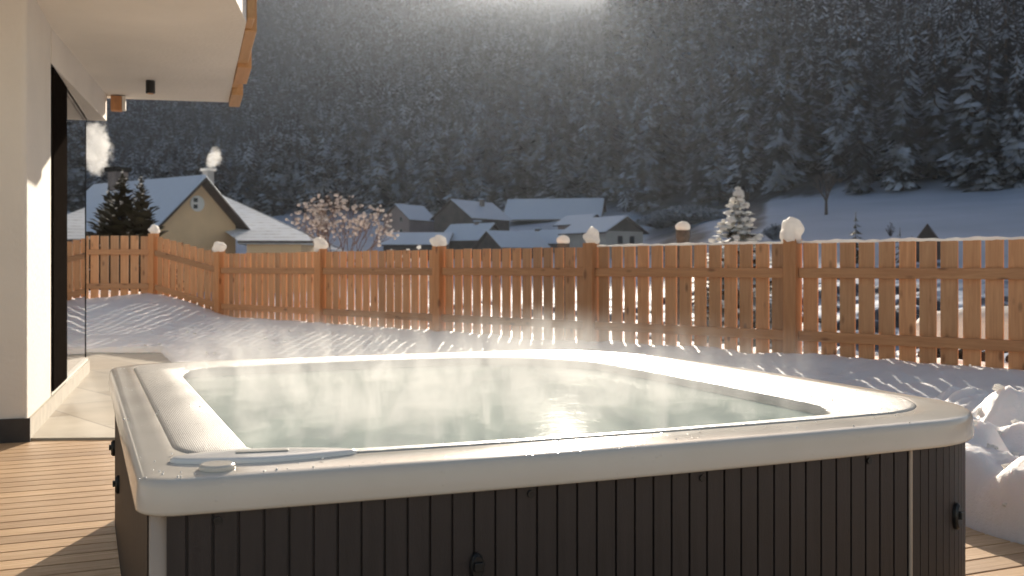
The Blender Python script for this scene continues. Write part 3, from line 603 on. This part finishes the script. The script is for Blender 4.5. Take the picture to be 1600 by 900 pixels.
# ------------------------------------------------------------------ conifers
def conifer_np(h, Rr, layers, br, seed, fine=True, z0=.10, droop=.35):
    r = np.random.default_rng(seed); V = []; Fc = []
    for i in range(layers):
        t = i / (layers - 1); z = h * (z0 + (1 - z0) * t ** .95 * .97); rad = Rr * (1 - t) ** .85 * (1 if t > .08 else .8) + .03 * Rr; nb = max(4, int(br * (1 - .55 * t)))
        for k in range(nb):
            a = 2 * math.pi * (k + r.random() * .8) / nb + i * 1.3; L = rad * (.72 + .5 * r.random()); zz = z + h * .03 * (r.random() - .5); w_ = L * (.30 + .14 * r.random()) + .02 * Rr
            ca, sa = math.cos(a), math.sin(a); dr = L * droop * (.7 + .6 * r.random())
            def P(q, s_, dz): return (ca * q - sa * s_, sa * q + ca * s_, zz + dz)
            n = len(V)
            if fine:
                V += [P(0, 0, .02 * h), P(L * .45, w_ * .55, -dr * .45 - w_ * .3), P(L * .5, 0, -dr * .2), P(L * .45, -w_ * .55, -dr * .45 - w_ * .3), P(L * .82, w_ * .42, -dr * .95), P(L * .8, 0, -dr * .62), P(L * .82, -w_ * .42, -dr * .95), P(L * 1.05, 0, -dr * 1.0)]
                Fc += [(n, n + 2, n + 1), (n, n + 3, n + 2), (n + 1, n + 2, n + 5), (n + 1, n + 5, n + 4), (n + 2, n + 3, n + 6), (n + 2, n + 6, n + 5), (n + 4, n + 5, n + 7), (n + 5, n + 6, n + 7)]
            else:
                V += [P(0, 0, .02 * h), P(L * .6, w_ * .7, -dr * .8 - w_ * .25), P(L * .6, 0, -dr * .35), P(L * .6, -w_ * .7, -dr * .8 - w_ * .25), P(L * 1.05, 0, -dr)]
                Fc += [(n, n + 2, n + 1), (n, n + 3, n + 2), (n + 1, n + 2, n + 4), (n + 2, n + 3, n + 4)]
    n = len(V); V += [(0, 0, h), (.02 * Rr * 2, 0, h * .9), (-.02 * Rr, .035 * Rr, h * .9), (-.02 * Rr, -.035 * Rr, h * .9)]; Fc += [(n, n + 1, n + 2), (n, n + 2, n + 3), (n, n + 3, n + 1)]
    return np.array(V), np.array(Fc)
protoM = []
for k in range(5):
    V, Fc = conifer_np(20, (3.5, 3.0, 3.8, 3.2, 2.7)[k], (20, 22, 18, 21, 24)[k], 10, 50 + k, True, (.06, .1, .05, .14, .08)[k], (.45, .6, .4, .5, .65)[k]); o = npmesh('crown', V, Fc, MAT['forest']); me = o.data; bpy.data.objects.remove(o)
    m = MB(); m.tube([(0, 0, -1), (0, 0, 10), (0, 0, 19)], [.32, .2, .04], 6); o = m.build('trunk', MAT['bark']); mt = o.data; bpy.data.objects.remove(o); protoM.append((me, mt))
def spread(n, ymin, ymax, pmin, pmax, cond, seed, jitter=1):
    r = np.random.default_rng(seed); out = []
    Y = np.sqrt(r.random(n * 6) * (ymax ** 2 - ymin ** 2) + ymin ** 2); P = r.random(n * 6) * (pmax - pmin) + pmin
    ok = cond(P, Y, r.random(n * 6)); Y, P = Y[ok][:n], P[ok][:n]; return P, Y
def near_ok(P, Y, q):
    f, ef, top = tp(P); patch = vnoise(P / 60, Y / 18, 5)
    return (Y > f + 6 * (patch - .5) + 1) & (Y < 612) & ((patch > .16) | (Y > f + 60))
P1, Y1 = spread(4300, 120, 612, -120, 1720, near_ok, 3)
fE = tp(P1)[0]; order = np.argsort(Y1 - np.where((P1 > -20) & (P1 < 1620), 0, -900))
hts = (20 + 13 * rng.random(len(P1))) * np.where(rng.random(len(P1)) < .18, .62, 1)
hts = np.where(Y1 > 540, np.minimum(hts, 14), hts)
_gz = terrain_z((P1 - 800) / F * Y1, Y1); hts = np.where((P1 > 690) & (P1 < 950), np.minimum(hts, np.maximum(.272 * (Y1 - 90) + 8 - _gz, 6)), hts); size = hts / Y1; vis = (P1 > 150) & (P1 < 1615); score = np.where(vis, size, 0) * np.where(Y1 < fE + 60, 1.6, 1.0)
idx = np.argsort(-score); indiv = idx[:285]; rest = idx[285:]
for i in indiv:
    X = px(P1[i], Y1[i]); z = float(terrain_z(X, Y1[i])); k = int(rng.integers(5)); s_ = hts[i] / 20
    e = empty('spruce_tree', (X, Y1[i], z - .3), rng.random() * 6.28, label='dark snow-dusted spruce among the lower trees of the mountain forest', cat='spruce', group='spruces at the foot of the mountain forest'); e.scale = (s_ * 1.05, s_ * 1.05, s_)
    for nm, me in (('crown', protoM[k][0]), ('trunk', protoM[k][1])):
        o = bpy.data.objects.new(nm, me); C.objects.link(o); o.parent = e
def merged_forest(name, P, Y, H, fine, seeds, label):
    Vs, Fs, n = [], [], 0; r = np.random.default_rng(5); pro = []
    for sd_ in seeds: pro.append(conifer_np(20, 3.3, 15 if fine else 9, 8 if fine else 6, sd_, fine, .08, .5))
    Xs = (P - 800) / F * Y; Z = terrain_z(Xs, Y)
    for j in range(len(P)):
        V, Fc = pro[j % len(pro)]; s_ = H[j] / 20; a = r.random() * 6.28; ca, sa = math.cos(a), math.sin(a); q = V * s_ * np.array([1.08, 1.08, 1]); x = q[:, 0] * ca - q[:, 1] * sa; y = q[:, 0] * sa + q[:, 1] * ca
        Vs.append(np.stack([x + Xs[j], y + Y[j], q[:, 2] + Z[j] - .3], 1)); Fs.append(Fc + n); n += len(V)
    return tag(npmesh(name, np.vstack(Vs), np.vstack(Fs), MAT['forest']), label, 'forest', kind='stuff')
merged_forest('forest', P1[rest], Y1[rest], hts[rest], True, range(90, 98), 'dense snow-dusted spruce forest covering the nearer mountain spur')
P2, Y2 = spread(9500, 720, 1310, -60, 1100, lambda P, Y, q: vnoise(P / 25, Y / 30, 2) > .15, 4)
H2 = np.where(Y2 > 1200, 13, 16) + 6 * rng.random(len(P2)) * (Y2 < 1200); H2 = np.where((P2 > 760) & (Y2 > 1235), 2.5, H2)
merged_forest('far_forest', P2, Y2, H2, False, range(70, 76), 'hazy spruce forest on the farther mountainside')

def small_conifer(name, x, Y, ytop, rad, mat, label, seed, layers=20, br=12, zb=0, lean=0, group=None, droop=.3, load=0, ls=.1):
    zb = -1.2 if zb == 0 else zb
    h = pz(ytop, Y) - zb; e = empty(name, (px(x, Y), Y, zb), label=label, cat=name.split('_')[0], group=group)
    V, Fc = conifer_np(h, rad, layers, br, seed, True, .08, droop); npmesh('crown', V, Fc, mat, e)
    m = MB(); m.tube([(0, 0, -.1), (0, 0, h * .5), (0, 0, h * .96)], [.05, .035, .008], 8); m.build('trunk', MAT['bark'], e)
    if load:
        rr = random.Random(seed); m = MB()
        for k in range(load):
            t = rr.random() ** 1.15; a = rr.random() * 6.28; q = rad * (1 - t) ** .85 * rr.uniform(.45, 1.02); z = h * (.08 + .9 * t) - q * droop + .03; s_ = ls * rr.uniform(.5, 1.1) * (1.1 - .5 * t)
            m.blob((math.cos(a) * q, math.sin(a) * q, z), (s_ * 1.3, s_ * 1.3, s_ * .6), k, .3, 8, 6)
        tag(m.build('snow_load', MAT['snow_thin'], e, smooth=True), kind='stuff')
    return e
small_conifer('spruce_tree', 1153, 24, 291, 1.6, MAT['snow_spruce'], 'young spruce with thick sunlit snow on its branches behind the fence', 11, 22, 18, droop=.1, load=420, ls=.10)
small_conifer('pine_tree', 170, 25, 290, 1.25, MAT['pine'], 'bushy dark pine nearest the glass door, lowest of the three by the ochre house', 12, 34, 24, droop=-.3, load=70, ls=.045, group='dark pines before the ochre house')
small_conifer('pine_tree', 191, 24.3, 264, 1.3, MAT['pine'], 'tallest of the three dark pines, in front of the snowy roof below the chimney', 13, 38, 24, droop=-.3, load=80, ls=.045, group='dark pines before the ochre house')
small_conifer('pine_tree', 220, 24, 272, 1.15, MAT['pine'], 'dark pine nearest the ochre gable wall, its top a bare spike', 14, 36, 24, droop=-.3, load=70, ls=.045, group='dark pines before the ochre house')
small_conifer('spruce_tree', 1337, 62, 330, 1.5, MAT['pine'], 'small dark spruce standing alone in the shaded snow field', 15, 14, 9)
small_conifer('spruce_tree', 1406, 60, 354, 1.1, MAT['pine'], 'tiny dark spruce peeking over the fence beside the dark shed gable', 16, 12, 9)

# bare trees and shrubs
def bare_tree(name, x, Y, ytop, spread_, label, seed, twig=None, clumps=0, cm=None, zb=0, depth=5, thick=.05):
    zb = -1.2 if zb == 0 else zb
    r = random.Random(seed); h = pz(ytop, Y) - zb; e = empty(name, (px(x, Y), Y, zb), label=label, cat='tree' if 'tree' in name else 'shrub'); m = MB(); tips = []
    def grow(p, d, L, rad, k):
        q = p + d * L; mid = p + d * L * .5 + Vector((r.uniform(-1, 1), r.uniform(-1, 1), 0)) * L * .05; m.tube([p, mid, q], [rad, rad * .85, rad * .7], 5, False)
        if k == 0: tips.append(q); return
        if k < 3: tips.append(q)
        for _ in range(3 if k > 1 else 2):
            nd = (d + Vector((r.uniform(-1, 1) * spread_, r.uniform(-1, 1) * spread_, r.uniform(-.15, .55)))).normalized(); grow(q, nd, L * r.uniform(.62, .85), rad * .62, k - 1)
    L0 = h * .27; grow(Vector((0, 0, 0)), Vector((0, 0, 1)), L0, thick, depth)
    mz = max(t_.z for t_ in tips); sc_ = h / mz; m.v = [(a_[0] * sc_, a_[1] * sc_, a_[2] * sc_) for a_ in m.v]; m.build('branches', twig or MAT['twig'], e)
    if clumps:
        m2 = MB()
        for k in range(clumps):
            t_ = r.choice(tips) * sc_ + Vector((r.uniform(-.06, .06), r.uniform(-.06, .06), r.uniform(-.05, .08))); s_ = r.uniform(.018, .05); m2.blob(t_, (s_, s_, s_ * .8), k, .2, 8, 6)
        m2.build('snow_clumps', cm or MAT['snow_thin'], e, smooth=True)
    return e
MAT['pink_snow'] = simple('frosted_berries', (.62, .54, .49), .7, .35, 9)
bare_tree('fruit_tree', 530, 24, 297, .72, 'bare russet tree dotted with frosted clusters between ochre house and village', 4, None, 420, MAT['pink_snow'], depth=6, thick=.045)
bare_tree('larch_tree', 1291, 128, 262, .55, 'bare dark larch on the upper edge of the shaded snow field', 9, MAT['bark'], 0, None, float(terrain_z(px(1291, 128), 128)), 5, .22)
def bush(name, x, Y, yt, rx, mat, label, seed, zb=None, n=150, fs=1.0):
    z0 = float(terrain_z(px(x, Y), Y)) if zb is None else zb; e = empty(name, (px(x, Y), Y, z0), label=label, cat='bush'); r = random.Random(seed); h = pz(yt, Y) - z0; m = MB()
    for k in range(n):
        a = r.random() * 6.28; q = r.random() ** .5; top = Vector((math.cos(a) * q * rx, math.sin(a) * q * rx, h * (1 - .55 * q * q) * r.uniform(.55, 1))); m.tube([(top.x * .2, top.y * .2, 0), top * .6, top], [.03 * rx, .02 * rx, .006 * rx], 4, False)
        s_ = rx * r.uniform(.06, .13) * fs; m.blob(top, (s_, s_, s_ * .7), k, .25, 6, 4)
    m.build('foliage', mat, e); return e
bush('snowy_bush', 645, 24, 368, .5, MAT['snow_thin'], 'white snow-covered bush just behind the fence below the village', 2, -1.2, 90)
bush('snowy_bush', 612, 25, 377, .4, MAT['snow_thin'], 'lower snowy bush beside the russet tree', 3, -1.2, 60)
bush('dark_bush', 1391, 90, 345, .45, MAT['bark'], 'small round dark bush alone on the snow field', 5, None, 40)
bush('dark_bush', 1426, 62, 361, .35, MAT['bark'], 'little dark bush between tiny spruce and dark shed gable', 6, 0, 40)
for k, (x, Y, yt, rx, lb) in enumerate(((1075, 170, 320, 7, 'wide frosted thicket at the forest edge left of the snowy spruce'), (1035, 180, 332, 5, 'frosted thicket right of the pale village house'), (1212, 95, 348, 1.3, 'small dark thicket behind the snowy spruce, at its lower right'))):
    bush('thicket', x, Y, yt, rx, MAT['frost'], lb, 20 + k, None, 420, .45)

# ------------------------------------------------------------------ houses
def house(x, Y, w_, d_, zw, zr, rz, wall, label, zb=None, roof=None, ov=.6, thick=.28, gable=None, wins=(), chim=None, name='village_house', eave=None):
    """gable front faces local -Y; ridge runs along local Y"""
    X = px(x, Y); z0 = (float(terrain_z(X, Y)) - .5) if zb is None else zb; e = empty(name, (X, Y, z0), rz, label=label, cat='house' if 'house' in name else name.split('_')[-1])
    hw, hd = w_ / 2, d_ / 2; zw -= z0; zr -= z0; m = MB()
    vs = []
    for y in (-hd, hd): vs += [(-hw, y, 0), (hw, y, 0), (hw, y, zw), (0, y, zr), (-hw, y, zw)]
    m.add(vs, [(0, 1, 2, 3, 4), (9, 8, 7, 6, 5), (1, 6, 7, 2), (5, 0, 4, 9), (2, 7, 8, 3), (4, 3, 8, 9)]); m.build('wall', wall, e)
    sl_ = (zr - zw) / hw; ex = hw + ov; ez = zw - ov * sl_
    for s_, nm in ((-1, 'roof'), (1, 'roof')):
        q = MB(); P_ = [(0, -hd - ov, zr + .02), (s_ * ex, -hd - ov, ez + .02), (s_ * ex, hd + ov, ez + .02), (0, hd + ov, zr + .02)]
        if s_ > 0: P_ = P_
        T = [(a_, b_, c_ + thick * .45) for a_, b_, c_ in P_]
        if s_ < 0: q.hexa([P_[i] for i in (0, 3, 2, 1)][::-1], [T[i] for i in (0, 3, 2, 1)][::-1])
        else: q.hexa(P_, T)
        ro = q.build(nm, MAT['brown_wood'], e)
        q = MB(); P2_ = [(a_ * .985, b_ * .99, c_ + thick * .45 + .004) for a_, b_, c_ in P_]; T2 = [(a_ * .985, b_ * .985, c_ + thick * .55) for a_, b_, c_ in P2_]
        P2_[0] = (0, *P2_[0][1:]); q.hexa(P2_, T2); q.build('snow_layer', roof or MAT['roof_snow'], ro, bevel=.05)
    if gable:
        q = MB(); q.add([(-hw * .995, -hd - .03, zw), (hw * .995, -hd - .03, zw), (0, -hd - .03, zr - .05)] + [(-hw * .995, -hd + .05, zw), (hw * .995, -hd + .05, zw), (0, -hd + .05, zr - .05)], [(0, 1, 2), (5, 4, 3), (0, 3, 4, 1), (1, 4, 5, 2), (2, 5, 3, 0)]); q.build('gable_boards', gable, e)
    for (wx, wz, ww, wh) in wins:
        q = MB(); q.box((wx, -hd - .02, wz), (ww, .08, wh)); wf = q.build('window', MAT['pale_wall'] if wall is not MAT['pale_wall'] else MAT['brown_wood'], e); q = MB(); q.box((wx, -hd - .05, wz), (ww * .8, .05, wh * .85)); q.build('pane', MAT['window_dark'], wf)
    if chim:
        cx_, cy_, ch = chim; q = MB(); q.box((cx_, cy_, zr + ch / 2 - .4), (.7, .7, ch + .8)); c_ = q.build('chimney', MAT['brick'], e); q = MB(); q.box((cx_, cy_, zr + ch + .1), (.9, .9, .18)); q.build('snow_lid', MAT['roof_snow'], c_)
    return e
def Z(y, Y): return pz(y, Y)
# ochre house with its tiled wing
OZ = -1.2; OHX, OHY = -23.6 - .809 * 6.5, 76 + .588 * 6.5
oh = house(800 + F * OHX / OHY, OHY, 7.0, 13.0, Z(350, 76), Z(283, 76), R(54), MAT['yellow_wall'], 'ochre house with a dark-eaved gable, oval window and smoking chimney', OZ, None, 1.05, .45, name='ochre_house')
rg = []; zz = Z(318, 76) - OZ
for off, kk in ((.0, 1.0), (-.09, 1.0), (-.11, .86)): rg.append([(-.1 + .62 * kk * math.cos(a_), -6.5 + off, zz + .60 * kk * math.sin(a_)) for a_ in np.linspace(0, 2 * math.pi, 28, endpoint=False)])
m = MB(); m.rings(rg, True); wf = m.build('oval_window', MAT['plaster'], oh)
for dz in (-.24, .24): m = MB(); m.box((-.3, -6.5 - .115, zz + dz), (.36, .02, .30)); m.build('pane', MAT['window_dark'], wf)
zt = Z(283, 76) - OZ
q = MB(); q.box((1.3, -6.0, zt - .1), (.6, .6, 2.0)); ch = q.build('chimney', MAT['pale_wall'], oh); q = MB(); q.box((1.3, -6.0, zt + .98), (.85, .85, .18)); q.build('snow_lid', MAT['snow_thin'], ch)
q = MB(); q.box((-.3, 3.4, zt + .4), (1.1, 1.1, 1.6)); ch = q.build('chimney', MAT['brick'], oh); q = MB(); q.box((-.3, 3.4, zt + 1.4), (1.5, 1.5, .35)); q.build('chimney_hood', MAT['black_metal'], ch)
def hip_wing(x0, x1, Yf, Yb, ze, zr, xr0, xr1, label):
    e = empty('tiled_annex', (px((x0 + x1) / 2, Yf), Yf, -1.2), label=label, cat='house'); cx_ = px((x0 + x1) / 2, Yf); X0, X1 = px(x0, Yf) - cx_, px(x1, Yf) - cx_; dY = Yb - Yf; R0, R1 = px(xr0, Yf + dY / 2) - cx_, px(xr1, Yf + dY / 2) - cx_; ze += 1.2; zr += 1.2
    m = MB(); m.box(((X0 + X1) / 2 - .5, 3.0, ze / 2), (X1 - X0 - 2.0, 5.0, ze)); m.build('wall', MAT['yellow_wall'], e)
    m = MB(); vs = [(X0, 0, ze), (X1, 0, ze), (px(455, Yb) - cx_, dY, ze), (X0, dY, ze), (R0, dY / 2, zr), (R1, dY / 2, zr)]; vs += [(a_, b_, c_ - .25) for a_, b_, c_ in vs[:4]]
    m.add(vs, [(0, 1, 5, 4), (1, 2, 5), (2, 3, 4, 5), (3, 0, 4), (0, 6, 7, 1), (1, 7, 8, 2), (2, 8, 9, 3), (3, 9, 6, 0), (9, 8, 7, 6)]); m.build('roof', MAT['tile_roof'], e)
    m = MB(); m.box(((X0 + X1) / 2, -.08, ze - .1), (X1 - X0, .16, .16)); m.build('gutter', MAT['brown_wood'], e); return e
hip_wing(372, 500, 74, 124, Z(376, 74), Z(304, 99), 270, 345, 'low ochre annex with a tiled hip roof under patchy snow')
# village in the mountain's shade
house(640, 205, 6.2, 9, Z(343, 205), Z(322, 205), R(-30), MAT['rose_wall'], 'rose-grey village house farthest left, with a snowy roof', None, wins=((-1.4, 5, .7, 1), (1.2, 5, .7, 1), (-1.4, 2.6, .7, 1), (1.2, 2.6, .7, 1)))
house(738, 195, 8.6, 13, Z(342, 195), Z(316, 195), R(-33), MAT['barn_wood'], 'big dark wooden barn with a snowy roof at the head of the village', None, chim=(1.6, 1, .5))
house(868, 235, 15, 22, Z(345, 235), Z(312, 235), R(80), MAT['grey_wall'], 'long low grey building with a deep snow roof behind the village', None, ov=.5)
house(738, 150, 5.4, 7.5, Z(374, 150), Z(352, 150), R(52), MAT['barn_wood'], 'dark wooden cottage with one gable and snow roof, in front of the barn', None, chim=(0, -1, .5))
house(800, 140, 5.2, 8, Z(385, 140), Z(364, 140), R(-50), MAT['barn_wood'], 'low snow-roofed hut right of the dark cottage', None)
house(850, 150, 5.5, 7.5, Z(380, 150), Z(362, 150), R(60), MAT['grey_wall'], 'small snow-roofed hut below the long grey building', None, chim=(0, 1, .4))
house(942, 135, 6.2, 9, Z(363, 135), Z(342, 135), R(34), MAT['pale_wall'], 'pale village house with a dark boarded gable facing the fence', None, gable=MAT['barn_wood'], wins=((-.8, 2.6, .8, 1), (1.2, 2.6, .8, 1)))
house(908, 165, 4.2, 7, Z(350, 165), Z(338, 165), R(35), MAT['rose_wall'], 'small reddish-gabled house behind the pale village house', None)
house(655, 150, 9, 9, Z(383, 150), Z(366, 150), R(86), MAT['barn_wood'], 'wide snow-roofed shed at the near left of the village', None)
house(1450, 64, 1.7, 2.2, Z(382, 64), Z(353, 64), R(-24), MAT['barn_wood'], 'dark pointed shed gable poking above the fence in the snow field', .5, roof=MAT['brown_wood'], ov=.12, thick=.1, name='garden_shed')
# lit smoke over the chimneys
def smoke_mat(dens, sc_):
    a = M_('chimney_vapour'); t = a.t; t.nodes.remove(a.b); out = t.nodes['Material Output']; pv = a.n('ShaderNodeVolumePrincipled'); pv.inputs['Color'].default_value = (.99, .98, .96, 1); pv.inputs['Anisotropy'].default_value = .3
    n1 = a.noise(a.coord(), sc_, 6, .62, .6)
    vm = a.n('ShaderNodeVectorMath', operation='DISTANCE'); a.l(a.tc.outputs['Generated'], vm.inputs[0]); vm.inputs[1].default_value = (.5, .5, .5)
    f = a.math('MULTIPLY', a.math('SUBTRACT', .5, vm.outputs['Value']), 2.0, True); q = a.math('SUBTRACT', a.math('ADD', n1, a.math('MULTIPLY', f, .75)), .76)
    a.l(a.math('MULTIPLY', a.math('MULTIPLY', q, 10.0, True), dens), pv.inputs['Density']); a.l(pv.outputs[0], out.inputs['Volume']); return a.m
sm_m = smoke_mat(.7, 1.1)
m = MB(); m.blob((0, 0, 0), (1.8, 1.6, 3.0), 4, .1, 16, 12); o = m.build('chimney_smoke', sm_m); o.location = (px(152, 82), 82, pz(235, 82)); tag(o, 'thick bright smoke plume left of the roof chimney', 'smoke', kind='stuff')
m = MB(); m.blob((0, 0, 0), (.8, .7, 1.3), 8, .1, 12, 10); o = m.build('chimney_smoke', smoke_mat(1.0, 2.6)); o.location = (px(334, 75.5), 75.5, pz(246, 75.5)); o.rotation_euler = (0, R(22), 0); tag(o, 'small wisp of smoke over the gable chimney', 'smoke', kind='stuff')

# ------------------------------------------------------------------ valley haze
a = M_('valley_haze'); t = a.t; t.nodes.remove(a.b); out = t.nodes['Material Output']
pv = a.n('ShaderNodeVolumePrincipled'); pv.inputs['Color'].default_value = (.80, .88, 1.0, 1); pv.inputs['Density'].default_value = .000065; pv.inputs['Anisotropy'].default_value = .66
a.l(pv.outputs[0], out.inputs['Volume'])
m = MB(); m.box((0, 600, 205), (6400, 7400, 425)); hz = m.build('haze', a.m); tag(hz, 'thin sunlit valley haze', 'haze', kind='stuff')
